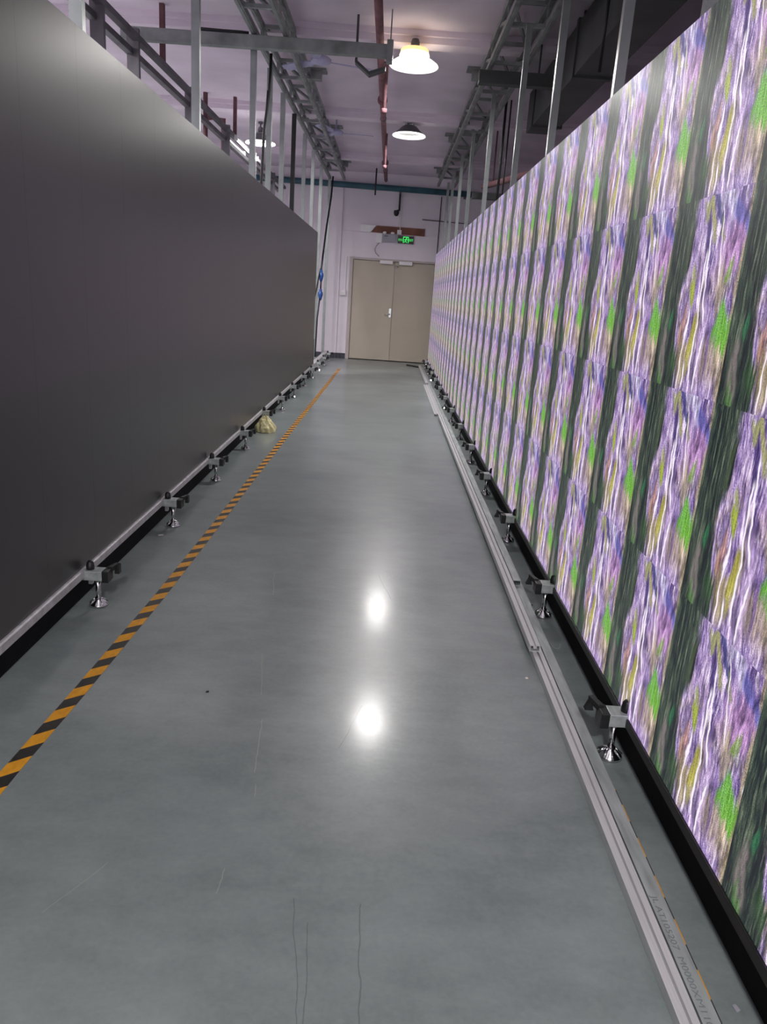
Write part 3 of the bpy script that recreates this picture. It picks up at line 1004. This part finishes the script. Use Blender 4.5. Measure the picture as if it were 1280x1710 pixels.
# fluorescent battens fixed under the rack
for x, y0, y1, z, lab in ((-1.5445, 7.8, 8.92, 1.318, 'white fluorescent tube, upper of the pair behind the black screen'),
                          (-1.657, 7.98, 8.75, 1.335, 'white fluorescent tube, lower of the pair behind the black screen')):
    r = empty('fluorescent_tube', (x, y0, z), lab, 'lamp')
    m = MB((x, y0, z))
    m.tube([(x, y0, z), (x, y1, z)], 0.012, 10)
    m.build('tube', 'tube', r)
    for yy in (y0 - 0.03, y1):
        m = MB((x, yy, z))
        m.box(x - 0.016, x + 0.016, yy, yy + 0.03, z - 0.016, z + 0.03)
        m.build('end_fitting', 'white_plastic', r)

# ------------------------------------------------------------------ pipes
PX = -0.178
root = empty('sprinkler_pipe', (PX, 2.0, 1.60), 'red sprinkler pipe running along the ceiling over the aisle', 'pipe')
m = MB((PX, 2.0, 1.60))
m.tube([(PX, 2.0, 1.60), (PX, 11.9, 1.60)], 0.026, 14)
m.build('main_pipe', 'red_pipe', root)
for y in (7.2, 10.4):
    m = MB((PX, y, 1.60))
    m.tube([(PX, y - 0.06, 1.60), (PX, y + 0.06, 1.60)], 0.036, 14)
    m.tube([(PX, y - 0.015, 1.60), (PX, y + 0.015, 1.60)], 0.043, 14)
    m.build('coupling', 'red_pipe', root)
for y, x in ((6.1, -0.135), (8.6, -0.15)):
    m = MB((x, y, 1.6))
    m.tube([(PX, y, 1.60), (x, y, 1.60), (x, y, 1.30)], 0.013, 10)
    m.tube([(x, y, 1.30), (x, y, 1.27)], 0.020, 10)
    m.build('drop_pipe', 'rust_pipe', root)
for y in (4.0, 7.9, 11.0):
    m = MB((PX, y, 1.63))
    m.tube([(PX, y, 1.625), (PX, y, CZ - 0.0005)], 0.006, 8)
    m.tube([(PX, y - 0.01, 1.60), (PX, y + 0.01, 1.60)], 0.030, 14)
    m.build('pipe_hanger', 'lamp_dark', root)

m = MB((0, FAR - 0.06, 1.5))
m.tube([(-2.6, FAR - 0.085, 1.535), (2.0, FAR - 0.085, 1.49)], 0.042, 14)
r = m.build('teal_pipe', 'teal_pipe')
tag(r, 'teal pipe running across the top of the end wall', 'pipe')
for x in (-1.4, 0.045, 1.0):
    m = MB((x, FAR - 0.06, 1.5))
    m.box(x - 0.015, x + 0.015, FAR - 0.125, FAR - (0.036 if x < -0.8 else 0.001), 1.44, 1.466)
    m.build('pipe_bracket', 'lamp_dark', r)

# rust pipes in the hall behind the dark screen
for pts, lab in (([(-1.86, 7.9, CZ), (-1.86, 7.9, 0.7)], 'straight rust-red vertical pipe behind the black screen'),
                 ([(-1.837, 7.9, 1.50), (-1.69, 7.9, 1.50), (-1.69, 7.9, 0.8)], 'rust-red pipe with an elbow behind the black screen')):
    m = MB(pts[0])
    m.tube(pts, 0.022, 10)
    tag(m.build('rust_pipe', 'rust_pipe'), lab, 'pipe')

# dark duct and side beams over the right screen
r = empty('air_duct', (1.25, 2.0, 1.2), 'dark square air duct along the right wall, above the lit screen', 'duct')
m = MB((1.25, 2.0, 1.2))
m.box(1.03, 1.25, 1.0, 6.9, 1.36, 1.66)
m.build('duct_body', 'duct', r, 0.006)
for y in (2.4, 3.8, 5.2, 6.6):
    m = MB((1.25, y, 1.2))
    m.box(1.018, 1.262, y - 0.02, y + 0.02, 1.348, 1.672)
    m.box(1.05, 1.065, y - 0.008, y + 0.008, 1.672, CZ - 0.0005)
    m.box(1.21, 1.225, y - 0.008, y + 0.008, 1.672, CZ - 0.0005)
    m.build('duct_flange', 'duct', r)
m = MB((1.9, 2, 0.9))
m.box(1.62, XR - 0.001, 0.5, FAR - 0.03, 0.75, 1.05)
tag(m.build('cable_trunking', 'sidewall', None, 0.005), 'wide grey trunking fixed along the right wall', 'trunking')
m = MB((1.3, 7.0, 1.2))
m.tube([(0.93, 8.9, 1.20), (1.75, 6.1, 1.20)], 0.030, 10)
m.tube([(1.0, 8.66, 1.20), (1.0, 8.66, CZ - 0.0005)], 0.008, 6)
tag(m.build('rust_pipe', 'rust_pipe'), 'dark red pipe slanting across behind the right posts', 'pipe')
m = MB((0.8, 9.4, 1.2))
m.box(0.86, 1.6, 9.35, 9.43, 1.13, 1.20)
m.box(1.0, 1.02, 9.38, 9.40, 1.20, CZ - 0.0005)
tag(m.build('steel_crossbar', 'duct'), 'dark steel bar far back above the lit screen', 'steel bar')
# vertical dark rods
for x, y, z0, z1, rr, lab in ((0.845, 6.9, 0.62, CZ - 0.0005, 0.011, 'thin black rod rising from the lit screen beside the truss'),
                              (0.95, 7.4, 0.62, CZ - 0.0005, 0.007, 'thin dark red rod behind the black rod above the lit screen'),
                              (0.98, 4.3, 1.15, CZ - 0.0005, 0.008, 'thin dark rod hanging beside the air duct')):
    m = MB((x, y, z0))
    m.tube([(x, y, z0), (x, y, z1)], rr, 8)
    tag(m.build('hanging_rod', 'black_metal'), lab, 'rod')
m = MB((-0.34, 11.7, 1.5))
m.tube([(-0.315, 11.65, CZ - 0.0005), (-0.315, 11.65, 1.36)], 0.011, 8)
tag(m.build('hanging_rod', 'black_metal'), 'short black rod hanging from the ceiling left of the camera', 'rod')

# ceiling fans
for x, y, a0, lab in ((-0.60, 6.02, 0.35, 'pale ceiling fan, nearer one beside the left truss'),
                      (-0.665, 8.50, 0.1, 'pale ceiling fan, farther one beside the left truss')):
    z = 1.56
    r = empty('ceiling_fan', (x, y, z), lab, 'fan', 'ceiling fans')
    m = MB((x, y, z))
    m.tube([(x, y, CZ - 0.0005), (x, y, z + 0.02)], 0.008, 8)
    m.lathe(x, y, [(0, CZ - 0.0005), (0.03, CZ - 0.0005), (0.02, CZ - 0.03), (0, CZ - 0.03)], 14)
    m.build('down_rod', 'fan', r)
    m = MB((x, y, z))
    m.lathe(x, y, [(0, z + 0.03), (0.05, z + 0.026), (0.075, z + 0.008), (0.07, z - 0.012), (0.03, z - 0.024), (0, z - 0.024)], 22)
    m.build('motor', 'fan', r)
    for k in range(3):
        a = a0 + k * 2 * math.pi / 3
        ca, sa = math.cos(a), math.sin(a)

        def q(rad, w, dz):
            return (x + rad * ca - w * sa, y + rad * sa + w * ca, z + dz)
        m = MB((x, y, z))
        top = [q(0.07, 0.012, 0.004), q(0.12, 0.035, 0.008), q(0.36, 0.045, 0.008), q(0.385, 0.0, 0.0), q(0.36, -0.04, -0.006), q(0.12, -0.03, -0.006), q(0.07, -0.012, -0.002)]
        m.face(top)
        m.face([(p_[0], p_[1], p_[2] - 0.006) for p_ in top][::-1])
        n = len(top)
        for i in range(n):
            A, B = top[i], top[(i + 1) % n]
            m.face([A, (A[0], A[1], A[2] - 0.006), (B[0], B[1], B[2] - 0.006), B])
        m.build('blade', 'fan', r)

# ------------------------------------------------------------------ end wall fittings
# exit sign
r = empty('exit_sign', (0.172, FAR, 0.81), 'small black exit sign with a green running man above the door', 'sign')
m = MB((0.172, FAR, 0.81))
m.box(0.052, 0.292, FAR - 0.03, FAR - 0.001, 0.757, 0.866)
m.build('sign_box', 'sign_black', r, 0.003)
yf = FAR - 0.0308
m = MB((0.172, FAR, 0.81))


def plate(x0, x1, z0, z1):
    m.box(x0, x1, yf - 0.0006, yf + 0.0006, z0, z1)


# door frame pictogram
plate(0.132, 0.141, 0.768, 0.856)
plate(0.205, 0.214, 0.768, 0.856)
plate(0.132, 0.214, 0.847, 0.856)
# runner
m.lathe(0.182, yf, [(0, 0.843), (0.008, 0.839), (0.008, 0.829), (0, 0.825)], 8)
for pts in ([(0.178, 0.824), (0.168, 0.797)], [(0.168, 0.797), (0.184, 0.787), (0.182, 0.770)], [(0.168, 0.797), (0.158, 0.782), (0.146, 0.780)],
            [(0.177, 0.821), (0.191, 0.812), (0.198, 0.818)], [(0.176, 0.821), (0.160, 0.818), (0.153, 0.806)]):
    m.tube([(a, yf, b) for a, b in pts], 0.0045, 6)
m.build('running_man', 'sign_green', r)
for body, x0, x1, nm in (('安全出口', 0.060, 0.128, 'sign_text'), ('EXIT', 0.220, 0.284, 'sign_text')):
    cu = bpy.data.curves.new(nm, 'FONT')
    cu.body = body
    cu.size = 0.05
    cu.extrude = 0.0005
    tmp = bpy.data.objects.new('tmp_text', cu)
    col.objects.link(tmp)
    bpy.context.view_layer.update()
    me = bpy.data.meshes.new_from_object(tmp.evaluated_get(bpy.context.evaluated_depsgraph_get()))
    bpy.data.objects.remove(tmp)
    if not len(me.vertices):
        continue
    me.materials.append(M['sign_green'])
    xs_ = [v.co.x for v in me.vertices]
    ys_ = [v.co.y for v in me.vertices]
    kx = (x1 - x0) * S / (max(xs_) - min(xs_))
    ky = 0.034 * S / (max(ys_) - min(ys_))
    for v in me.vertices:
        v.co = Vector(((v.co.x - min(xs_)) * kx, (v.co.y - min(ys_)) * ky, v.co.z))
    t = bpy.data.objects.new(nm, me)
    col.objects.link(t)
    t.parent = r
    t.rotation_euler = (math.pi / 2, 0, 0)
    t.location = ((x0 - 0.172) * S, -0.0312 * S, (0.794 - 0.81) * S)
# emergency light unit
r = empty('emergency_light', (-0.1, FAR, 0.81), 'grey emergency light box on the wall left of the exit sign', 'emergency light')
m = MB((-0.1, FAR, 0.81))
m.box(-0.185, 0.02, FAR - 0.06, FAR - 0.001, 0.765, 0.877)
m.build('housing', 'grey_plastic', r, 0.004)
m = MB((-0.1, FAR, 0.81))
m.box(-0.275, -0.185, FAR - 0.05, FAR - 0.001, 0.745, 0.877)
m.build('side_box', 'white_plastic', r, 0.004)
for x in (-0.15, -0.03):
    m = MB((x, FAR, 0.88))
    m.lathe(x, FAR - 0.055, [(0, 0.912), (0.020, 0.909), (0.030, 0.895), (0.030, 0.878), (0, 0.878)], 16)
    m.build('lamp_head', 'white_plastic', r)
m = MB((-0.1, FAR, 0.85))
m.box(-0.155, -0.10, FAR - 0.062, FAR - 0.0601, 0.842, 0.852)
m.build('label_mark', 'skirting', r)
m = MB((-0.24, FAR, 0.7))
m.tube([(-0.225, FAR - 0.02, 0.746), (-0.265, FAR - 0.02, 0.70), (-0.285, FAR - 0.018, 0.65), (-0.27, FAR - 0.014, 0.60), (-0.235, FAR - 0.010, 0.57), (-0.215, FAR - 0.006, 0.555)], 0.006, 8)
tag(m.build('power_cable', 'grey_plastic', r), 'thin curling power cable')
# junction box with its conduit
m = MB((0.08, FAR, 0.91))
m.box(0.035, 0.10, FAR - 0.06, FAR - 0.0205, 0.880, 0.945)
jb = m.build('junction_box', 'white_plastic', None, 0.003)
tag(jb, 'white junction box on the wall just above the exit sign', 'box')
m = MB((0.07, FAR, 1.1))
m.tube([(0.075, FAR - 0.03, 0.945), (0.075, FAR - 0.03, 1.43)], 0.008, 8)
m.build('conduit', 'white_plastic', jb)
# brown board slot and white trunking
m = MB((0.05, FAR, 0.93))
m.prism([(-0.355, 0.892), (-0.27, 0.988), (0.45, 0.985), (0.45, 0.880)], 'y', FAR - 0.02, FAR - 0.001)
tag(m.build('brown_board', 'card'), 'long brown board fixed on the wall above the exit sign', 'board')
m = MB((-0.45, FAR, 0.93))
m.prism([(-0.52, 0.885), (-0.365, 0.885), (-0.28, 0.988), (-0.52, 0.992)], 'y', FAR - 0.06, FAR - 0.001)
tag(m.build('wall_trunking', 'white_plastic', None, 0.003), 'white trunking piece with a slanted end, left of the brown board', 'trunking')
# security camera
r = empty('security_camera', (0.01, FAR - 0.1, 1.17), 'small black dome camera hanging from the teal pipe', 'camera')
m = MB((0.01, FAR - 0.1, 1.17))
m.tube([(0.045, FAR - 0.07, 1.44), (0.045, FAR - 0.07, 1.21)], 0.014, 10)
m.tube([(0.045, FAR - 0.07, 1.22), (0.01, FAR - 0.09, 1.205)], 0.012, 8)
m.build('drop_rod', 'black_metal', r)
m = MB((0.01, FAR - 0.1, 1.17))
m.lathe(0.005, FAR - 0.09, [(0, 1.215), (0.035, 1.212), (0.040, 1.19), (0.036, 1.16), (0.022, 1.135), (0, 1.128)], 18)
m.build('dome', 'black_plastic', r)
# wall switch with conduit
m = MB((-0.73, FAR, 0.0))
m.box(-0.775, -0.69, FAR - 0.055, FAR - 0.036, -0.045, 0.030)
m.box(-0.76, -0.705, FAR - 0.060, FAR - 0.055, -0.02, 0.02)
m.box(-0.775, -0.69, FAR - 0.036, FAR - 0.001, -0.045, 0.030)
sw = tag(m.build('wall_switch', 'white_plastic', None, 0.003), 'white switch box on the wall left of the double door', 'switch')
m = MB((-0.70, FAR, 0.3))
m.box(-0.712, -0.700, FAR - 0.03, FAR - 0.001, 0.030, 0.53)
m.box(-0.700, -0.60, FAR - 0.03, FAR - 0.021, 0.525, 0.535)
m.build('conduit', 'white_plastic', sw)
# thin black wires on the end wall
for pts, lab in (([(0.66, FAR - 0.012, 1.45), (0.655, FAR - 0.012, -0.2)], 'vertical black wire down the end wall right of the door'),
                 ([(0.40, FAR - 0.016, 1.115), (1.4, FAR - 0.016, 1.09)], 'horizontal black wire across the end wall, right of the camera')):
    m = MB(pts[0])
    m.tube(pts, 0.006, 6)
    tag(m.build('wall_wire', 'cable'), lab, 'wire')

# power cables with blue plugs at the end of the black screen
r = empty('power_cable', (-0.93, 10.9, 1.4), 'black cable with two blue plugs hanging at the far end of the black screen', 'cable')
m = MB((-0.93, 10.9, 1.4))
m.tube([(-0.90, 11.30, TZL), (-0.905, 11.2, 1.25), (-0.925, 10.9, 0.85), (-0.925, 10.5, 0.45), (-0.922, 10.30, 0.26)], 0.012, 8)
m.tube([(-0.915, 10.27, 0.14), (-0.915, 10.25, 0.02)], 0.010, 8)
m.tube([(-0.92, 10.22, -0.10), (-0.94, 10.2, -0.35), (-0.95, 10.2, -0.85)], 0.010, 8)
m.tube([(-0.93, 10.28, 0.27), (-0.955, 10.0, -0.05), (-0.965, 9.55, -0.26)], 0.008, 8)
m.build('cord', 'cable', r)
for z in (0.19, -0.045):
    m = MB((-0.915, 10.25, z))
    m.lathe(-0.915, 10.25, [(0, z + 0.07), (0.014, z + 0.066), (0.020, z + 0.03), (0.030, z + 0.02), (0.032, z - 0.01), (0.022, z - 0.05), (0.012, z - 0.08), (0, z - 0.08)], 14)
    m.build('plug', 'blue', r)
m = MB((-0.89, 5.6, 1.5))
m.tube([(-0.915, 5.78, 1.52), (-0.925, 5.80, 1.30), (-0.965, 5.85, 1.05), (-0.978, 5.85, 0.72), (-0.982, 5.85, 0.55)], 0.010, 8)
m.tube([(-0.935, 5.80, 1.30), (-0.970, 5.87, 0.95), (-0.985, 5.9, 0.72), (-0.990, 5.9, 0.55)], 0.007, 8)
tag(m.build('hanging_cable', 'cable'), 'black cable hanging from the left truss behind the black screen', 'cable')
m = MB((-1.15, 5.35, 1.51))
m.tube([(-1.30, 5.39, 1.526), (-1.15, 5.40, 1.526), (-1.05, 5.40, 1.526), (-1.0, 5.41, 1.526)], 0.012, 8)
tag(m.build('draped_cable', 'cable'), 'black cable draped over the grey crossbar', 'cable')

# ------------------------------------------------------------------ things on the floor
# crumpled yellow bag
bm = bmesh.new()
bmesh.ops.create_icosphere(bm, subdivisions=5, radius=1.0)
random.seed(4)
for v in bm.verts:
    p = v.co.copy()
    n = p.normalized()
    ang = math.atan2(n.y, n.x)
    h = (n.z + 1) / 2
    rad = (1 - max(0, n.z)) ** 0.45 if n.z > 0 else 1.0
    ridge = abs(mnoise.noise(Vector((ang * 1.6, h * 2.2, 3.0)))) * 0.34 + abs(mnoise.noise(Vector((n.x * 3.1, n.y * 3.1, n.z * 3.1)))) * 0.22
    k = 1.0 - ridge + 0.12
    x = n.x * k
    y = n.y * k
    z = n.z
    if z > 0:
        x *= 1.0 - 0.55 * z
        y *= 1.0 - 0.55 * z
        z *= 1.0 - 0.35 * ridge * 2
    else:
        z = max(z, -0.42)
    if z > 0.55:
        x += 0.10 * math.sin(ang * 3)
        z += 0.07 * math.sin(ang * 5 + 1)
    v.co = Vector((x * 0.072 * S - 0.0, y * 0.062 * S, (z + 0.42) * 0.084 * S))
me = bpy.data.meshes.new('plastic_bag')
bm.to_mesh(me)
bm.free()
for f in me.polygons:
    f.use_smooth = True
me.materials.append(M['bag'])
bag = bpy.data.objects.new('plastic_bag', me)
col.objects.link(bag)
bag.location = W(-0.834, 5.37, -0.9995)
tag(bag, 'crumpled pale yellow bag on the floor against the black screen', 'bag')

random.seed(7)


def scrap(name, x, y, w, d, h, rot, key, lab, cat='litter'):
    m = MB((x, y, -1))
    ca, sa = math.cos(rot), math.sin(rot)
    pts = [(-w, -d), (w * 0.9, -d * 0.8), (w, d), (-w * 0.7, d * 0.9)]
    m.prism([(x + a * ca - b * sa, y + a * sa + b * ca) for a, b in pts], 'z', -0.9995, -0.9995 + h)
    return tag(m.build(name, key), lab, cat)


scrap('paper_slip', -0.872, 2.93, 0.011, 0.006, 0.001, 0.4, 'paper', 'small white paper slip on the floor by the second bracket of the black screen')
scrap('paper_scrap', 0.447, 1.90, 0.004, 0.004, 0.002, 0.2, 'paper', 'tiny white scrap on the floor beside the open-ended aluminium profile')
scrap('metal_chip', 0.556, 2.43, 0.006, 0.003, 0.003, 0.9, 'chrome', 'tiny shiny chip on the floor near the tube with the black open end')
scrap('paper_crumb', 0.590, 0.895, 0.004, 0.006, 0.002, 0.3, 'grey_plastic', 'pale crumb on the floor under the near end of the lit screen')
scrap('dirt_speck', -0.40, 1.72, 0.004, 0.003, 0.002, 0.3, 'black_plastic', 'dark speck on the floor right of the striped tape')
m = MB((0.5, 2.05, -1))
pts = []
for i in range(13):
    a = math.pi * (1.05 + 0.9 * i / 12)
    pts.append((0.575 + 0.016 * math.cos(a), 2.14 + 0.04 * math.sin(a), -0.9985))
m.tube(pts, 0.0012, 6)
tag(m.build('wire_scrap', 'grey_plastic'), 'curved thin wire scrap on the floor between tube and lit screen', 'litter')
m = MB((0.3, 11.5, -1))
m.prism([(0.30, 11.55), (0.475, 11.30), (0.49, 11.40), (0.34, 11.62)], 'z', -0.9995, -0.985)
tag(m.build('door_wedge', 'black_plastic'), 'flat dark strip on the floor in front of the right door leaf', 'strip')

# tidy helper data
for o in col.objects:
    if '_o' in o:
        del o['_o']
